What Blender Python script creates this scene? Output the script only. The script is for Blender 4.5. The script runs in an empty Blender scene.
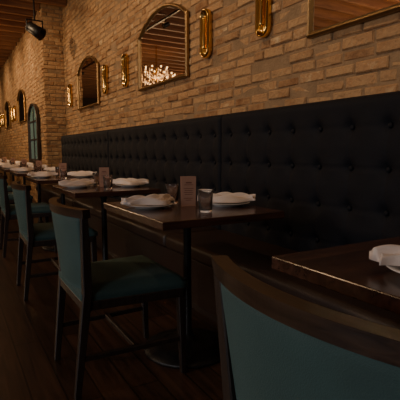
import bpy, bmesh, math, random
from mathutils import Vector, Matrix
random.seed(7)
C=bpy.context.scene.collection
pi=math.pi

# ------------------------------------------------------------ materials
def newmat(name):
    m=bpy.data.materials.new(name); m.use_nodes=True
    nt=m.node_tree; b=nt.nodes['Principled BSDF']
    return m,nt,b
def simple(name,col,rough=.5,metal=0,bump=0,bscale=60,var=0.15,vscale=8,sheen=0,coat=0,trans=0,ior=1.45,emit=None,estr=0,spec=.5):
    m,nt,b=newmat(name)
    tc=nt.nodes.new('ShaderNodeTexCoord')
    n=nt.nodes.new('ShaderNodeTexNoise'); n.inputs['Scale'].default_value=vscale; n.inputs['Detail'].default_value=5
    nt.links.new(tc.outputs['Object'],n.inputs['Vector'])
    r=nt.nodes.new('ShaderNodeMix'); r.data_type='RGBA'
    nt.links.new(n.outputs['Fac'],r.inputs['Factor'])
    r.inputs['A'].default_value=(*[c*(1-var) for c in col],1)
    r.inputs['B'].default_value=(*[min(1,c*(1+var)) for c in col],1)
    nt.links.new(r.outputs['Result'],b.inputs['Base Color'])
    b.inputs['Roughness'].default_value=rough; b.inputs['Metallic'].default_value=metal
    b.inputs['Specular IOR Level'].default_value=spec
    if sheen:
        b.inputs['Sheen Weight'].default_value=sheen
        b.inputs['Sheen Tint'].default_value=(*[min(1,c*6+.15) for c in col],1)
    if coat: b.inputs['Coat Weight'].default_value=coat; b.inputs['Coat Roughness'].default_value=.15
    if trans: b.inputs['Transmission Weight'].default_value=trans; b.inputs['IOR'].default_value=ior
    if emit: b.inputs['Emission Color'].default_value=(*emit,1); b.inputs['Emission Strength'].default_value=estr
    if bump:
        n2=nt.nodes.new('ShaderNodeTexNoise'); n2.inputs['Scale'].default_value=bscale; n2.inputs['Detail'].default_value=4
        nt.links.new(tc.outputs['Object'],n2.inputs['Vector'])
        bp=nt.nodes.new('ShaderNodeBump'); bp.inputs['Strength'].default_value=bump; bp.inputs['Distance'].default_value=.01
        nt.links.new(n2.outputs['Fac'],bp.inputs['Height']); nt.links.new(bp.outputs['Normal'],b.inputs['Normal'])
    return m
def wood(name,c1,c2,rough=.4,axis='Y',scale=1.0,coat=0,planks=None,bump=.15):
    m,nt,b=newmat(name); N=nt.nodes; L=nt.links
    tc=N.new('ShaderNodeTexCoord'); mp=N.new('ShaderNodeMapping')
    s=[14*scale]*3; s['XYZ'.index(axis)]=1.0*scale
    mp.inputs['Scale'].default_value=s; L.new(tc.outputs['Object'],mp.inputs['Vector'])
    n=N.new('ShaderNodeTexNoise'); n.inputs['Scale'].default_value=2.2; n.inputs['Detail'].default_value=8; n.inputs['Distortion'].default_value=.6
    L.new(mp.outputs['Vector'],n.inputs['Vector'])
    cr=N.new('ShaderNodeValToRGB'); cr.color_ramp.elements[0].position=.32; cr.color_ramp.elements[1].position=.68
    cr.color_ramp.elements[0].color=(*c1,1); cr.color_ramp.elements[1].color=(*c2,1)
    L.new(n.outputs['Fac'],cr.inputs['Fac']); out=cr.outputs['Color']; h=n.outputs['Fac']
    if planks:
        w,ln=planks
        sep=N.new('ShaderNodeSeparateXYZ'); L.new(tc.outputs['Object'],sep.inputs[0])
        cb=N.new('ShaderNodeCombineXYZ'); L.new(sep.outputs['Y'],cb.inputs['X']); L.new(sep.outputs['X'],cb.inputs['Y'])
        br=N.new('ShaderNodeTexBrick'); br.inputs['Scale'].default_value=1; br.inputs['Brick Width'].default_value=ln; br.inputs['Row Height'].default_value=w
        br.inputs['Mortar Size'].default_value=.004; br.inputs['Mortar Smooth'].default_value=.1
        br.inputs['Color1'].default_value=(.55,.55,.55,1); br.inputs['Color2'].default_value=(1.4,1.3,1.25,1); br.inputs['Mortar'].default_value=(.12,.12,.12,1)
        L.new(cb.outputs[0],br.inputs['Vector'])
        mx=N.new('ShaderNodeMix'); mx.data_type='RGBA'; mx.blend_type='MULTIPLY'; mx.inputs['Factor'].default_value=1
        L.new(out,mx.inputs['A']); L.new(br.outputs['Color'],mx.inputs['B']); out=mx.outputs['Result']
    L.new(out,b.inputs['Base Color']); b.inputs['Roughness'].default_value=rough
    if coat: b.inputs['Coat Weight'].default_value=coat; b.inputs['Coat Roughness'].default_value=.2
    bp=N.new('ShaderNodeBump'); bp.inputs['Strength'].default_value=bump; bp.inputs['Distance'].default_value=.004
    L.new(h,bp.inputs['Height']); L.new(bp.outputs['Normal'],b.inputs['Normal'])
    return m
def brickmat():
    m,nt,b=newmat('old_brick'); N=nt.nodes; L=nt.links
    at=N.new('ShaderNodeAttribute'); at.attribute_name='rnd'
    tc=N.new('ShaderNodeTexCoord')
    cr=N.new('ShaderNodeValToRGB'); e=cr.color_ramp.elements
    e[0].position=0; e[0].color=(.19,.088,.042,1); e[1].position=1; e[1].color=(.58,.415,.235,1)
    for p,c in ((.3,(.33,.185,.090,1)),(.6,(.44,.272,.136,1)),(.82,(.40,.225,.108,1))):
        x=e.new(p); x.color=c
    n=N.new('ShaderNodeTexNoise'); n.inputs['Scale'].default_value=7; n.inputs['Detail'].default_value=8; n.inputs['Roughness'].default_value=.7
    L.new(tc.outputs['Object'],n.inputs['Vector'])
    md=N.new('ShaderNodeMath'); md.operation='MULTIPLY_ADD'; md.inputs[1].default_value=1.3; L.new(n.outputs['Fac'],md.inputs[0])
    m2=N.new('ShaderNodeMath'); m2.operation='MULTIPLY_ADD'; m2.inputs[1].default_value=.65; m2.inputs[2].default_value=-.45
    L.new(at.outputs['Fac'],m2.inputs[0]); L.new(m2.outputs[0],md.inputs[2]); L.new(md.outputs[0],cr.inputs['Fac'])
    L.new(cr.outputs['Color'],b.inputs['Base Color']); b.inputs['Roughness'].default_value=.9
    b.inputs['Specular IOR Level'].default_value=.2
    n2=N.new('ShaderNodeTexNoise'); n2.inputs['Scale'].default_value=40; n2.inputs['Detail'].default_value=8
    L.new(tc.outputs['Object'],n2.inputs['Vector'])
    bp=N.new('ShaderNodeBump'); bp.inputs['Strength'].default_value=.9; bp.inputs['Distance'].default_value=.016
    L.new(n2.outputs['Fac'],bp.inputs['Height']); L.new(bp.outputs['Normal'],b.inputs['Normal'])
    return m
M_brick=brickmat()
M_mortar=simple('mortar',(.26,.168,.092),.95,bump=.8,bscale=50,var=.5)
M_plaster=simple('dark_plaster',(.10,.075,.055),.9,bump=.2)
M_floor=wood('floor_boards',(.026,.013,.008),(.075,.038,.022),.35,'Y',1,planks=(.13,1.4))
M_ceil=wood('ceiling_boards',(.14,.060,.028),(.26,.115,.05),.7,'X',1)
M_joist=wood('joist_timber',(.17,.07,.032),(.32,.145,.062),.6,'X',1)
M_table=wood('table_walnut',(.036,.015,.010),(.098,.042,.027),.25,'X',1.2,coat=.4,bump=.08)
M_dark=wood('dark_stained_wood',(.018,.012,.010),(.04,.026,.02),.4,'Z',2)
M_rail=wood('rail_wood',(.022,.012,.008),(.055,.03,.018),.35,'Y',2)
M_teal=simple('teal_velvet',(.034,.073,.069),.78,bump=.25,bscale=350,var=.3,vscale=9,sheen=.35)
M_navy=simple('black_navy_fabric',(.0040,.0050,.0095),.7,bump=.3,bscale=300,var=.2,sheen=.02,spec=.24)
M_bench=simple('brown_black_leather',(.028,.015,.011),.42,bump=.2,bscale=120,var=.2)
M_iron=simple('black_iron',(.026,.024,.022),.42,metal=.5,bump=.2,bscale=80)
M_brass=simple('polished_brass',(.80,.50,.16),.16,metal=1,var=.08)
M_frame=simple('antique_gilt',(.30,.18,.075),.35,metal=.85,bump=.3,bscale=90,var=.3,vscale=20)
M_mirror=simple('mirror_glass',(.90,.87,.82),.02,metal=1,var=.01)
M_plate=simple('white_porcelain',(.78,.74,.69),.22,var=.02)
M_nap=simple('linen_napkin',(.88,.75,.66),.9,bump=.3,bscale=400,var=.06)
M_glass=simple('drinking_glass_mat',(1,1,1),.0,trans=.98,ior=1.45,var=0)
M_card=simple('menu_card_kraft',(.46,.25,.165),.8,var=.1)
M_ink=simple('menu_card_ink',(.20,.08,.05),.8,var=.02)
M_bulb=simple('bulb_glow',(1,.85,.6),.3,emit=(1,.58,.24),estr=5)
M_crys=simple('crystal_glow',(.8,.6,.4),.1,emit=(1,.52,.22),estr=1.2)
M_winglass=simple('greenish_window_glass',(.10,.16,.13),.2,emit=(.30,.42,.33),estr=.10)

# ------------------------------------------------------------ helpers
def empty(name,loc=(0,0,0),rz=0):
    e=bpy.data.objects.new(name,None); C.objects.link(e); e.location=loc; e.rotation_euler=(0,0,rz); return e
def addobj(name,me,mat=None,parent=None,loc=(0,0,0),rot=(0,0,0)):
    o=bpy.data.objects.new(name,me); C.objects.link(o); o.location=loc; o.rotation_euler=rot
    if mat and not me.materials: me.materials.append(mat)
    if parent: o.parent=parent
    return o
def mesh_from_bm(bm,name,smooth=False):
    me=bpy.data.meshes.new(name); bmesh.ops.recalc_face_normals(bm,faces=bm.faces); bm.to_mesh(me); bm.free()
    if smooth:
        for p in me.polygons: p.use_smooth=True
    return me
def bm_box(bm,c,s,bevel=0,seg=2,mtx=None):
    r=bmesh.ops.create_cube(bm,size=1)
    vs=r['verts']
    for v in vs: v.co=Vector((v.co.x*s[0],v.co.y*s[1],v.co.z*s[2]))
    if bevel:
        es=list({e for v in vs for e in v.link_edges})
        rr=bmesh.ops.bevel(bm,geom=es,offset=bevel,segments=seg,profile=.5,affect='EDGES')
        vs=list({v for f in rr['faces'] for v in f.verts}|{v for v in vs if v.is_valid})
    for v in vs:
        v.co=(mtx@v.co if mtx else v.co)+Vector(c)
    return vs
def box(name,c,s,mat,parent=None,bevel=0,seg=2,smooth=False):
    bm=bmesh.new(); bm_box(bm,(0,0,0),s,bevel,seg)
    return addobj(name,mesh_from_bm(bm,name,smooth),mat,parent,c)
def bm_bar(bm,a,b,wa,wb,round_=False,n=10):
    a=Vector(a); b=Vector(b); d=(b-a).normalized()
    up=Vector((0,1,0)) if abs(d.y)<.9 else Vector((1,0,0))
    s=d.cross(up).normalized(); t=s.cross(d).normalized()
    if round_: pr=[(math.cos(2*pi*i/n),math.sin(2*pi*i/n)) for i in range(n)]
    else: pr=[(.8,1),(-.8,1),(-1,.8),(-1,-.8),(-.8,-1),(.8,-1),(1,-.8),(1,.8)]
    ra=[bm.verts.new(a+s*x*wa/2+t*y*wa/2) for x,y in pr]
    rb=[bm.verts.new(b+s*x*wb/2+t*y*wb/2) for x,y in pr]
    k=len(pr)
    for i in range(k): bm.faces.new((ra[i],ra[(i+1)%k],rb[(i+1)%k],rb[i]))
    bm.faces.new(ra[::-1]); bm.faces.new(rb)
def lathe_mesh(name,prof,n=40,smooth=True,close=False):
    bm=bmesh.new(); rings=[]
    for r,z in prof:
        if r<1e-5: rings.append([bm.verts.new((0,0,z))])
        else: rings.append([bm.verts.new((r*math.cos(2*pi*i/n),r*math.sin(2*pi*i/n),z)) for i in range(n)])
    for a,b in zip(rings,rings[1:]):
        if len(a)==1 and len(b)==1: continue
        for i in range(n):
            j=(i+1)%n
            if len(a)==1: bm.faces.new((a[0],b[i],b[j]))
            elif len(b)==1: bm.faces.new((a[i],a[j],b[0]))
            else: bm.faces.new((a[i],a[j],b[j],b[i]))
    return mesh_from_bm(bm,name,smooth)

# ------------------------------------------------------------ room shell
W=1.85; W2=1.50; YJ=8.0; H=3.60; YE=20.0; YB=-2.6; XL=-5.0
def brick_wall(name,org,u,n,length,z0,z1):
    u=Vector(u); n=Vector(n); org=Vector(org)
    vs=[];fs=[];rn=[]
    bw,bh,g=.192,.056,.012
    row=0; z=z0
    while z<z1:
        off=-(.102 if row%2 else 0)+random.uniform(-.025,.025)
        a=off
        while a<length:
            w=bw+random.uniform(-.012,.010)
            if random.random()<.06: w=bw*.5
            a0=max(a,0); a1=min(a+w,length)
            if a1-a0>.03:
                ft=random.uniform(-.005,.009); rv=random.random()
                cz0=z+random.uniform(-.004,.004); cz1=min(z+bh+random.uniform(-.005,.005),z1)
                tilt=random.uniform(-.004,.004)
                ch=.007
                base=len(vs)
                def P(aa,zz,d): 
                    p=org+u*aa+n*d; return (p.x,p.y,zz)
                j=lambda: random.uniform(-.004,.004)
                vs.extend([P(a0,cz0,-.016),P(a1,cz0+tilt,-.016),P(a1,cz1+tilt,-.016),P(a0,cz1,-.016)])
                vs.extend([P(a0,cz0,ft-ch),P(a1,cz0+tilt,ft-ch),P(a1,cz1+tilt,ft-ch),P(a0,cz1,ft-ch)])
                vs.extend([P(a0+ch,cz0+ch,ft+j()),P(a1-ch,cz0+ch+tilt,ft+j()),P(a1-ch,cz1-ch+tilt,ft+j()),P(a0+ch,cz1-ch,ft+j())])
                for k in (0,4):
                    for i in range(4):
                        q=(i+1)%4; fs.append((base+k+i,base+k+q,base+k+4+q,base+k+4+i))
                fs.append((base+8,base+9,base+10,base+11))
                rn.extend([rv]*12)
            a+=w+g
        z+=bh+g; row+=1
    me=bpy.data.meshes.new(name); me.from_pydata(vs,[],fs); me.update()
    at=me.attributes.new('rnd','FLOAT','POINT'); at.data.foreach_set('value',rn)
    bm=bmesh.new(); bm.from_mesh(me); bmesh.ops.recalc_face_normals(bm,faces=bm.faces); bm.to_mesh(me); bm.free()
    return me
wr=empty('wall_right')
MO=.004
addobj('bricks_near',brick_wall('bn',(W,YB,0),(0,1,0),(-1,0,0),YJ-YB,0,H),M_brick,wr)
box('mortar_near',(W+.1+MO,(YJ+YB)/2,H/2),(.2,YJ-YB,H),M_mortar,wr)
addobj('bricks_return',brick_wall('br',(W2,YJ,0),(1,0,0),(0,-1,0),W-W2,0,H),M_brick,wr)
box('mortar_return',((W+W2)/2+.15,YJ+.1+MO,H/2),(W-W2+.28,.2,H),M_mortar,wr)
addobj('bricks_far',brick_wall('bf',(W2,YJ,0),(0,1,0),(-1,0,0),YE-YJ,0,H),M_brick,wr)
box('mortar_far',(W2+.1+MO,(YJ+YE)/2+.1,H/2),(.2,YE-YJ-.2,H),M_mortar,wr)
box('floor',((XL+W)/2,(YB+YE)/2,-.05),(W-XL+.6,YE-YB+.6,.1),M_floor)
box('wall_left',(XL-.1,(YB+YE)/2,H/2),(.2,YE-YB,H),M_plaster)
box('wall_back',((XL+W)/2,YE+.1,H/2),(W-XL+.4,.2,H),M_plaster)
box('wall_front',((XL+W)/2,YB-.1,H/2),(W-XL+.4,.2,H),M_plaster)
ce=empty('ceiling')
box('ceiling_deck',((XL+W)/2,(YB+YE)/2,H+.05),(W-XL+.4,YE-YB+.4,.1),M_ceil,ce)
bm=bmesh.new(); y=YB+.2
while y<YE:
    xe=W if y<YJ else W2
    bm_box(bm,((XL+xe)/2,y,H-.085),(xe-XL-.02,.075,.17),.006,1); y+=.42
addobj('ceiling_joists',mesh_from_bm(bm,'joists'),M_joist,ce)

# ------------------------------------------------------------ banquette
BX=1.70; BT=1.295; BW=W-.022
def tufted(name,y0,y1,z0,z1,parent,mat):
    L=y1-y0; nb=12; a=L/nb; b=.20; gy=.004
    ny=int(L/.012); nz=int((z1-z0)/.012)
    zr=[z1-.15-b*k for k in range(4)]
    bm=bmesh.new(); V=[]
    for i in range(ny+1):
        row=[]
        for j in range(nz+1):
            y=y0+gy+(L-2*gy)*i/ny; z=z0+(z1-z0)*j/nz
            s=(y-y0)/a-.5; t=(z-(z1-.15))/b
            ds=(s-round(s))*a; kt=max(-3,min(0,round(t))); dt=(z-(z1-.15)-kt*b)
            r=math.hypot(ds,dt)
            dim=math.exp(-(r/.030)**2)*.022+math.exp(-(r/.075)**2)*.010
            cre=.0055*math.exp(-(ds/.007)**2)*(1 if t<.15 else max(0,1-(t-.15)*4))+.0045*math.exp(-(dt/.007)**2)
            h=.030-dim-cre
            et=min(1,(z1-z)/.045); ed=min(1,min(y-y0,y1-y)/.030)
            rim=math.sqrt(max(0,1-(1-et)**2))*math.sqrt(max(0,1-(1-ed)**2))
            x=BX+.030-h+.045*(1-rim)
            row.append(bm.verts.new((x,y,z)))
        V.append(row)
    for i in range(ny):
        for j in range(nz): bm.faces.new((V[i][j],V[i+1][j],V[i+1][j+1],V[i][j+1]))
    tb=[bm.verts.new((BW,V[i][-1].co.y,z1-.0)) for i in range(ny+1)]
    for i in range(ny): bm.faces.new((V[i][-1],V[i+1][-1],tb[i+1],tb[i]))
    for e in (0,ny):
        sb=[bm.verts.new((BW,V[e][j].co.y,V[e][j].co.z)) for j in range(nz)]+[tb[e]]
        for j in range(nz): bm.faces.new((V[e][j],V[e][j+1],sb[j+1],sb[j]))
    me=mesh_from_bm(bm,name,True); addobj(name,me,mat,parent)
    bm=bmesh.new()
    for k in range(nb):
        for z in zr:
            bmesh.ops.create_uvsphere(bm,u_segments=10,v_segments=6,radius=.013,matrix=Matrix.Translation((BX+.026,y0+a*(k+.5),z))@Matrix.Diagonal((.6,1,1,1)))
    addobj(name+'_buttons',mesh_from_bm(bm,name+'b',True),mat,parent)
bq=empty('tufted_banquette')
joints=[-2.44,.11,2.66,5.21,7.78]
for k,(a,b) in enumerate(zip(joints,joints[1:])):
    tufted(f'back_panel_{k+1}',a,b,.44,BT,bq,M_navy)
    box(f'seat_cushion_{k+1}',(1.485,(a+b)/2,.41),(.47,b-a-.008,.10),M_bench,bq,.03,4,True)
box('bench_base',(1.53,(joints[0]+joints[-1])/2,.22),(.50,joints[-1]-joints[0]-.02,.28),M_bench,bq,.006)
box('toe_kick',(1.57,(joints[0]+joints[-1])/2,.04),(.46,joints[-1]-joints[0]-.06,.08),M_dark,bq)

# ------------------------------------------------------------ tables
TX0,TX1=.70,1.33
bm=bmesh.new(); bm_box(bm,(0,0,.7325),(TX1-TX0,.76,.035),.003,2); me_top=mesh_from_bm(bm,'table_top')
me_ped=lathe_mesh('pedestal',[(0,0),(.225,0),(.228,.006),(.225,.016),(.19,.024),(.18,.034),(.12,.044),(.05,.056),(.034,.075),(.022,.10),(.020,.65),(.028,.67),(.028,.69),(.03,.70),(0,.70)],48)
bm=bmesh.new(); bm_box(bm,(0,0,.708),(.50,.05,.014),.003,1); bm_box(bm,(0,0,.706),(.05,.60,.014),.003,1); me_spider=mesh_from_bm(bm,'spider')
tcent=[.51,1.92,3.30,4.72,6.14,7.45,8.85,10.25,11.65,13.1,14.5]
def table(y,dx=.018):
    e=empty('dining_table',((TX0+TX1)/2+dx,y,0))
    addobj('table_top',me_top,M_table,e); addobj('pedestal',me_ped,M_iron,e); addobj('top_bracket',me_spider,M_iron,e)
for k,y in enumerate(tcent): table(y,.035 if k==0 else .018)

# ------------------------------------------------------------ chairs (local origin on floor, facing +x)
def backpt(t,z,off=0):
    f=(z-.47)/.35
    hw=.225+.035*f; xc=-.245-.040*f; sag=.055
    x=xc+sag*t*t; y=hw*t
    nx,ny=-1.0, 2*sag*t/hw*1.0
    l=math.hypot(nx,ny); return Vector((x+off*nx/l,y+off*ny/l,z))
def curved_slab(z0,z1,th0,th1,nt,nz,t0=-1,t1=1,round_=.0,puff=0):
    bm=bmesh.new(); O=[];I=[]
    for i in range(nt+1):
        t=t0+(t1-t0)*i/nt; ro=[];ri=[]
        for j in range(nz+1):
            z=z0+(z1-z0)*j/nz
            te=min(1,(1-abs(2*i/nt-1))*nt/2/ (nt*.05+1e-9)); 
            je=min(1,(1-abs(2*j/nz-1))*nz/2/(nz*.12+1e-9))
            k=math.sqrt(max(0,1-(1-te)**2*.7))*math.sqrt(max(0,1-(1-je)**2*.7)) if round_ else 1
            ro.append(bm.verts.new(backpt(t,z,th0*k))); ri.append(bm.verts.new(backpt(t,z,-th1*k-puff*math.sin(pi*j/nz)*(1-t*t))))
        O.append(ro);I.append(ri)
    for i in range(nt):
        for j in range(nz):
            bm.faces.new((O[i][j],O[i+1][j],O[i+1][j+1],O[i][j+1])); bm.faces.new((I[i][j],I[i][j+1],I[i+1][j+1],I[i+1][j]))
        bm.faces.new((O[i][nz],O[i+1][nz],I[i+1][nz],I[i][nz])); bm.faces.new((O[i][0],I[i][0],I[i+1][0],O[i+1][0]))
    for e in (0,nt):
        for j in range(nz): bm.faces.new((O[e][j],O[e][j+1],I[e][j+1],I[e][j]))
    return bm
bm=curved_slab(.455,.775,.012,.020,24,12,-.93,.93,round_=1,puff=.012); me_back=mesh_from_bm(bm,'chair_back',True)
bm=curved_slab(.768,.803,.016,.020,28,2,-1.04,1.04); bmesh.ops.bevel(bm,geom=[e for e in bm.edges if e.is_manifold and e.calc_face_angle(0)>1.0],offset=.005,segments=2,affect='EDGES')
me_rail=mesh_from_bm(bm,'chair_rail')
bm=bmesh.new()
n=14
def seatpt(u,v):
    x=-.235+.475*u; hw=.215+.035*u; return x,(2*v-1)*hw
G=[]; 
for i in range(n+1):
    r=[]
    for j in range(n+1):
        u=i/n; v=j/n; x,y=seatpt(u,v)
        e=min(u,1-u,v,1-v); k=min(1,e/.12); z=.445+.028*math.sqrt(1-(1-k)**2)+.006*math.sin(pi*u)*math.sin(pi*v)
        r.append(bm.verts.new((x,y,z)))
    G.append(r)
for i in range(n):
    for j in range(n): bm.faces.new((G[i][j],G[i+1][j],G[i+1][j+1],G[i][j+1]))
ring=[G[i][0] for i in range(n)]+[G[n][j] for j in range(n)]+[G[i][n] for i in range(n,0,-1)]+[G[0][j] for j in range(n,0,-1)]
low=[bm.verts.new((v.co.x,v.co.y,.415)) for v in ring]
for i in range(len(ring)):
    j=(i+1)%len(ring); bm.faces.new((ring[i],ring[j],low[j],low[i]))
bm.faces.new(low)
me_seat=mesh_from_bm(bm,'chair_seat',True)
bm=bmesh.new()
bm_bar(bm,(-.215,-.20,.395),(.215,-.232,.395),.040,.040); bm_bar(bm,(-.215,.20,.395),(.215,.232,.395),.040,.040)
bm_bar(bm,(.215,-.23,.395),(.215,.23,.395),.040,.040); bm_bar(bm,(-.215,-.2,.395),(-.215,.2,.395),.040,.040)
for s in (-1,1):
    bm_bar(bm,(.212,.225*s,.415),(.225,.222*s,0),.040,.026)
    bm_bar(bm,(-.212,.212*s,.46),(-.262,.198*s,0),.038,.026)
    bm_bar(bm,(-.212,.212*s,.45),tuple(backpt(s*.985,.785)),.038,.026)
    bm_bar(bm,(-.24,.205*s,.17),(.22,.223*s,.17),.022,.022)
bm_bar(bm,(0,-.214,.17),(0,.214,.17),.022,.022)
me_cframe=mesh_from_bm(bm,'chair_frame')
def chair(x,y,rz=0):
    e=empty('dining_chair',(x,y,0),rz)
    addobj('upholstered_back',me_back,M_teal,e); addobj('top_rail',me_rail,M_rail,e)
    addobj('seat',me_seat,M_teal,e); addobj('legs_and_frame',me_cframe,M_dark,e)
chair(.722,.515,0)
chair(.672,1.935,0)
for k,y in enumerate(tcent[2:]):
    chair(.675+random.uniform(-.015,.01),y+random.uniform(-.0,.03),random.uniform(-.03,.03))

# ------------------------------------------------------------ tableware
me_plate=lathe_mesh('plate',[(0,.004),(.062,.004),(.064,0),(.070,0),(.072,.005),(.116,.016),(.119,.018),(.117,.020),(.077,.010),(.068,.008),(0,.008)],48)
me_glass=lathe_mesh('glass',[(0,0),(.029,0),(.031,.003),(.036,.103),(.0357,.105),(.0350,.103),(.0298,.012),(0,.010)],36)
def napkin_mesh(seed):
    rnd=random.Random(seed); ph=[rnd.uniform(0,6) for _ in range(6)]
    bm=bmesh.new(); nu,nv=60,30; T=[];Bm=[]
    for i in range(nu+1):
        u=2*i/nu-1; tr=[];br=[]
        wid=.036+.042*(.5+.5*math.cos(pi*u))+.010*math.sin(5*u+ph[0])
        for j in range(nv+1):
            v=2*j/nv-1
            x=.142*u+.010*math.sin(3*v+ph[1]); y=wid*v+.018*math.sin(2.2*u+ph[2])
            prof=math.sqrt(max(0,1-abs(v)**2.5))
            fold=.009*math.sin(7*v+3.2*u+ph[3])+.006*math.sin(13*v-4*u+ph[4])
            z=.0225+prof*(.018+.014*(1-u*u)+fold)+.006*abs(u)**2
            tr.append(bm.verts.new((x,y,z))); br.append(bm.verts.new((x,y,.0207+.006*abs(u)**2)))
        T.append(tr);Bm.append(br)
    for i in range(nu):
        for j in range(nv):
            bm.faces.new((T[i][j],T[i+1][j],T[i+1][j+1],T[i][j+1])); bm.faces.new((Bm[i][j],Bm[i][j+1],Bm[i+1][j+1],Bm[i+1][j]))
        for j in (0,nv): bm.faces.new((T[i][j],T[i+1][j],Bm[i+1][j],Bm[i][j]))
    for i in (0,nu):
        for j in range(nv): bm.faces.new((T[i][j],T[i][j+1],Bm[i][j+1],Bm[i][j]))
    return mesh_from_bm(bm,'napkin',True)
me_naps=[napkin_mesh(s) for s in (1,2,3)]
def setting(x,y,rz,k=0):
    addobj('dinner_plate',me_plate,M_plate,None,(x,y,.7503))
    addobj('folded_napkin',me_naps[k%3],M_nap,None,(x,y,.7503),(0,0,rz))
def tumbler(x,y): addobj('water_glass',me_glass,M_glass,None,(x,y,.7503))
bm=bmesh.new()
for s in (-1,1):
    mt=Matrix.Rotation(-s*.10,4,'X'); bm_box(bm,(0,s*.0085,.0765),(.075,.002,.152),0,1,mt)
bm_box(bm,(0,0,.0015),(.075,.03,.002))
me_card=mesh_from_bm(bm,'card')
bm=bmesh.new()
for s in (-1,1):
    mt=Matrix.Rotation(-s*.10,4,'X')
    for i,(zz,w) in enumerate(((.045,.030),(.034,.045),(.015,.050),(.005,.042),(-.005,.048),(-.015,.040),(-.035,.046),(-.045,.030))):
        p=mt@Vector((0,s*.0013,zz)); bm_box(bm,p+Vector((0,s*.0085,.0765)),(w,.0008,.003 if i else .007),0,1,mt)
me_cardtxt=mesh_from_bm(bm,'cardtxt')
def card(x,y,rz):
    e=empty('menu_card',(x,y,.7503),rz); addobj('folded_card',me_card,M_card,e); addobj('printed_lines',me_cardtxt,M_ink,e)
setting(.850,1.98,.25,0); setting(1.235,1.86,-.55,1)
tumbler(1.03,2.08); tumbler(1.01,1.70); card(1.045,1.93,-.3)
setting(.945,.550,-.75,2); tumbler(1.14,.28)
for k,y in enumerate(tcent[2:]):
    setting(.845,y+.07+random.uniform(-.02,.02),.25+random.uniform(-.15,.15),k+1); setting(1.235,y-.06+random.uniform(-.02,.02),-.5+random.uniform(-.15,.15),k)
    tumbler(1.035,y+.17); tumbler(1.0,y-.22); card(1.045,y+.01,-.3)

# ------------------------------------------------------------ mirrors on wall
def mirror_outline(w,zb,zs,zt,off=0):
    pts=[]; hw=w/2-off; zb+=off; zs-=off*.5; zt-=off
    pts.append((-hw,zb)); pts.append((hw,zb)); pts.append((hw,zs-.03)); 
    sh=.10
    for i in range(1,6):
        a=i/5*pi/2; pts.append((hw-sh*.35*(1-math.cos(a)),zs-.03+.03*math.sin(a)))
    hw2=hw-sh*.35
    n=24
    for i in range(1,n):
        t=i/n; x=hw2*(1-2*t); pts.append((x,zs+(zt-zs)*math.sin(pi*t)**.8))
    for i in range(5,0,-1):
        a=i/5*pi/2; pts.append((-(hw-sh*.35*(1-math.cos(a))),zs-.03+.03*math.sin(a)))
    pts.append((-hw,zs-.03))
    return pts
def wall_mirror(xw,yc,w=1.10,zb=1.67,zs=2.23,zt=2.40):
    e=empty('wall_mirror',(xw-.012,yc,0))
    loops=[(0,0),(0,.022),(.010,.034),(.020,.030),(.028,.020),(.034,.012),(.034,.006)]
    bm=bmesh.new(); R=[]
    for off,d in loops: R.append([bm.verts.new((-d,a,z)) for a,z in mirror_outline(w,zb,zs,zt,off)])
    k=len(R[0])
    for a,b in zip(R,R[1:]):
        for i in range(k): bm.faces.new((a[i],a[(i+1)%k],b[(i+1)%k],b[i]))
    bm.faces.new(R[0][::-1])
    addobj('gilt_frame',mesh_from_bm(bm,'mframe'),M_frame,e)
    bm=bmesh.new(); bm.faces.new([bm.verts.new((-.010,a,z)) for a,z in mirror_outline(w,zb,zs,zt,.031)])
    addobj('mirror_pane',mesh_from_bm(bm,'mpane'),M_mirror,e)
for yc in (-1.2,1.37,3.92,6.47): wall_mirror(W,yc)
wall_mirror(W2,10.6); wall_mirror(W2,13.2); wall_mirror(W2,15.8)

# ------------------------------------------------------------ brass capsule sconces
def capsule_pts(hw,hh,n=14):
    p=[]
    for i in range(n+1):
        a=pi*i/n; p.append((hw*math.cos(a),hh-hw+hw*math.sin(a)))
    for i in range(n+1):
        a=pi+pi*i/n; p.append((hw*math.cos(a),-(hh-hw)+hw*math.sin(a)))
    return p
def sconce(xw,yc,zc=1.955):
    e=empty('brass_wall_sconce',(xw-.006,yc,zc))
    bm=bmesh.new(); R=[]
    for hw,hh,d in ((.060,.186,0),(.062,.188,.02),(.060,.186,.045),(.054,.180,.050),(.048,.174,.045),(.040,.166,.025),(.028,.150,.016)):
        R.append([bm.verts.new((-d,a,b)) for a,b in capsule_pts(hw,hh)])
    k=len(R[0])
    for a,b in zip(R,R[1:]):
        for i in range(k): bm.faces.new((a[i],a[(i+1)%k],b[(i+1)%k],b[i]))
    bm.faces.new(R[0][::-1]); bm.faces.new(R[-1])
    addobj('brass_dish',mesh_from_bm(bm,'dish',True),M_brass,e)
    hgt=.125;r=.019;prof=[]
    for i in range(9): a=-pi/2+pi/2*i/8; prof.append((r*math.cos(a),-hgt+r+r*math.sin(a)))
    for i in range(9): a=pi/2*i/8; prof.append((r*math.cos(a),hgt-r+r*math.sin(a)))
    addobj('brass_tube',lathe_mesh('tube',prof,20),M_brass,e,(-.040,0,0))
    bm=bmesh.new()
    for z in (-.08,.08): bm_bar(bm,(-.012,0,z),(-.035,0,z),.014,.014)
    addobj('tube_mounts',mesh_from_bm(bm,'mounts'),M_brass,e)
for y in (-.22,.10,2.33,3.06,4.88,5.62,7.50): sconce(W,y)
for y in (11.7,12.2,14.3,14.8,17.0): sconce(W2,y)

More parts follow.
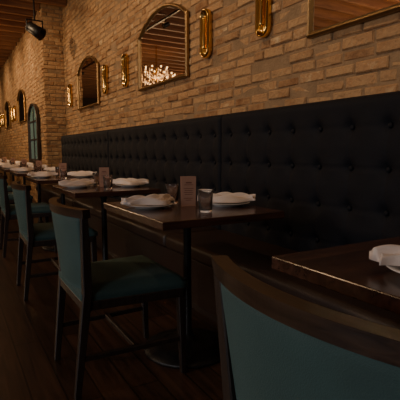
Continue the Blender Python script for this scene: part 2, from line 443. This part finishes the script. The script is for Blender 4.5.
# ------------------------------------------------------------ arched window on the far wall
e=empty('window_1',(W2-.012,9.02,0))
def arch(w,z0,zs,off=0,n=20):
    hw=w/2-off; p=[(-hw,z0+off),(hw,z0+off)]
    for i in range(n+1):
        a=pi*i/n; p.append((hw*math.cos(a),zs+hw*.62*math.sin(a)))
    return p
bm=bmesh.new(); R=[]
for off,d in ((0,0),(0,.05),(.02,.06),(.07,.05),(.08,.01)): R.append([bm.verts.new((-d,a,z)) for a,z in arch(1.05,.80,1.62,off)])
k=len(R[0])
for a,b in zip(R,R[1:]):
    for i in range(k): bm.faces.new((a[i],a[(i+1)%k],b[(i+1)%k],b[i]))
bm.faces.new(R[0][::-1]); addobj('window_frame',mesh_from_bm(bm,'wf'),M_dark,e)
bm=bmesh.new(); bm.faces.new([bm.verts.new((-.014,a,z)) for a,z in arch(1.05,.80,1.62,.075)])
addobj('window_pane',mesh_from_bm(bm,'wp'),M_winglass,e)
bm=bmesh.new(); bm_box(bm,(-.022,0,1.35),(.016,.03,1.0)); bm_box(bm,(-.022,0,1.25),(.016,.9,.03)); bm_box(bm,(-.022,0,1.6),(.016,.9,.03))
addobj('window_bars',mesh_from_bm(bm,'wb'),M_dark,e)

# ------------------------------------------------------------ stage spot / track head
def spot(x,y,z,aim,s=1.0):
    e=empty('ceiling_spotlight',(x,y,z))
    d=Vector(aim).normalized(); q=d.to_track_quat('Z','Y')
    me=lathe_mesh('spot_can',[(0,-.13*s),(.05*s,-.13*s),(.075*s,-.11*s),(.08*s,.02*s),(.095*s,.13*s),(.090*s,.13*s),(.075*s,.05*s),(0,.045*s)],28)
    o=addobj('lamp_can',me,M_iron,e); o.rotation_euler=q.to_euler()
    bm=bmesh.new()
    zt=H-.17-z
    bm_bar(bm,(-.11*s,0,0),(-.11*s,0,.14*s),.02,.02); bm_bar(bm,(.11*s,0,0),(.11*s,0,.14*s),.02,.02); bm_bar(bm,(-.12*s,0,.14*s),(.12*s,0,.14*s),.02,.02)
    bm_bar(bm,(-.12*s,0,0),(.12*s,0,0),.016,.016)
    bm_bar(bm,(0,0,.14*s),(0,0,zt),.025,.025,True); bm_box(bm,(0,0,zt-.01),(.1,.1,.03),.004,1)
    addobj('yoke_and_stem',mesh_from_bm(bm,'yoke'),M_iron,e)
spot(1.27,7.34,2.90,(.6,-.5,-.5),1.05)
LX=.15
sp_y=[-.9,.9,2.6,4.3,6.0,7.3,9.3,11.0,13.0,15.5]
e=empty('track_light_rail',(LX,7.2,H-.20))  # added rail, modelled to carry the wall-washing spots
bm=bmesh.new(); bm_box(bm,(0,0,0),(.04,17.6,.03),.004,1)
for y in sp_y:
    c=Vector((0,y-7.2,-.12)); bm_bar(bm,c+Vector((0,0,.11)),c,.018,.018,True)
    bm_bar(bm,c+Vector((-.06,0,.03)),c+Vector((.05,0,-.03)),.07,.085,True,16)
addobj('rail_and_heads',mesh_from_bm(bm,'trk'),M_iron,e)
def spotlight(name,loc,target,power,col,size,blend,soft):
    l=bpy.data.lights.new(name,'SPOT'); l.energy=power; l.color=col; l.spot_size=size; l.spot_blend=blend; l.shadow_soft_size=soft
    o=bpy.data.objects.new(name,l); C.objects.link(o); o.location=loc
    o.rotation_euler=(Vector(target)-Vector(loc)).to_track_quat('-Z','Y').to_euler(); return o
warm=(1,.70,.41)
for i,y in enumerate(sp_y):
    pw=[48,32,52,66,66,80,85,85,85,85][i]
    tg=(W,y+.2,2.0)
    if i==5: tg=(1.75,8.0,1.9)
    spotlight('track_lamp',(LX+.08,y,H-.37),tg,pw,warm,math.radians(108),1,.05)  # added spots that brighten the brick wall and its return

# ------------------------------------------------------------ chandeliers
def chandelier(CX,CY,CZ,power):
    e=empty('crystal_chandelier',(CX,CY,CZ))
    bm=bmesh.new(); bm_bar(bm,(0,0,-.18),(0,0,H-CZ-.02),.03,.03,True)
    tiers=((.42,-.05,12),(.26,.10,8))
    for r,z,nn in tiers:
        for i in range(nn):
            a=2*pi*i/nn; p0=Vector((0,0,z-.05)); p1=Vector((r*.5*math.cos(a),r*.5*math.sin(a),z-.12)); p2=Vector((r*math.cos(a),r*math.sin(a),z))
            bm_bar(bm,p0,p1,.014,.012,True,6); bm_bar(bm,p1,p2,.012,.012,True,6)
    addobj('brass_arms',mesh_from_bm(bm,'arms'),M_brass,e)
    bm=bmesh.new(); bc=bmesh.new()
    for r,z,nn in tiers:
        for i in range(nn):
            a=2*pi*i/nn
            bmesh.ops.create_uvsphere(bm,u_segments=8,v_segments=6,radius=.015,matrix=Matrix.Translation((r*math.cos(a),r*math.sin(a),z+.03))@Matrix.Diagonal((1,1,1.5,1)))
            for k in range(6):
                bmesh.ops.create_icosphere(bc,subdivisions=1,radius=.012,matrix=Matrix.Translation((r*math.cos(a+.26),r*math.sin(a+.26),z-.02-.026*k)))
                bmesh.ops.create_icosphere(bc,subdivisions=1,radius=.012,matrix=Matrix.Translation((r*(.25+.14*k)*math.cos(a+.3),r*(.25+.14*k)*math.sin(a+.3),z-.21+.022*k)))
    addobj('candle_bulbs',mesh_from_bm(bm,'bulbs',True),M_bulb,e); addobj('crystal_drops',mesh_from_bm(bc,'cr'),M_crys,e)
    l=bpy.data.lights.new('chandelier_lamp','POINT'); l.energy=power; l.color=(1,.66,.36); l.shadow_soft_size=.2
    o=bpy.data.objects.new('chandelier_lamp',l); C.objects.link(o); o.location=(CX,CY,CZ-.45)
chandelier(-.60,9.38,2.80,60)
chandelier(-3.0,4.2,2.7,100)  # added out of view to light the joists the mirrors reflect
chandelier(-3.0,12.2,2.7,90)  # second added one, also there for ceiling light

# ------------------------------------------------------------ window-shaped fill lights added on the unseen left wall
def area(name,loc,target,sx,sy,power,col):
    l=bpy.data.lights.new(name,'AREA'); l.shape='RECTANGLE'; l.size=sx; l.size_y=sy; l.energy=power; l.color=col
    o=bpy.data.objects.new(name,l); C.objects.link(o); o.location=loc
    o.rotation_euler=(Vector(target)-Vector(loc)).to_track_quat('-Z','Y').to_euler(); return o
M_fillpane=simple('daylit_glass',(.6,.65,.7),.3,emit=(.8,.88,1),estr=.6)  # emissive pane for the added fill windows
for k,(yy) in enumerate((-1.2,1.6)):
    e=empty(f'window_{k+2}',(XL,yy,1.7))
    bm=bmesh.new(); 
    for c,s in (((.03,-.85,0),(.08,.08,1.9)),((.03,.85,0),(.08,.08,1.9)),((.03,0,.95),(.08,1.78,.08)),((.03,0,-.95),(.08,1.78,.08)),((.03,0,0),(.05,.04,1.9)),((.03,0,.3),(.05,1.7,.04))): bm_box(bm,c,s,.004,1)
    addobj('window_frame',mesh_from_bm(bm,'wf2'),M_dark,e)
    box('window_pane',(.012,0,0),(.01,1.66,1.86),M_fillpane,e)
    area('window_daylight',(XL+.12,yy,1.7),(0,yy+.3,1.2),1.6,1.8,42,(.95,.95,1))  # added area light, soft fill from the aisle side
w=bpy.data.worlds.new('World'); bpy.context.scene.world=w; w.use_nodes=True
w.node_tree.nodes['Background'].inputs[0].default_value=(.5,.45,.4,1); w.node_tree.nodes['Background'].inputs[1].default_value=.05

# ------------------------------------------------------------ camera
cam=bpy.data.cameras.new('Camera'); co=bpy.data.objects.new('Camera',cam); C.objects.link(co)
p=math.radians(6.45); yw=math.radians(30)
d=Vector((math.sin(yw)*math.cos(p),math.cos(yw)*math.cos(p),-math.sin(p)))
co.location=(0,0,1.03); co.rotation_euler=d.to_track_quat('-Z','Y').to_euler()
cam.sensor_width=36; cam.lens=433/400*36; cam.clip_start=.02
bpy.context.scene.camera=co
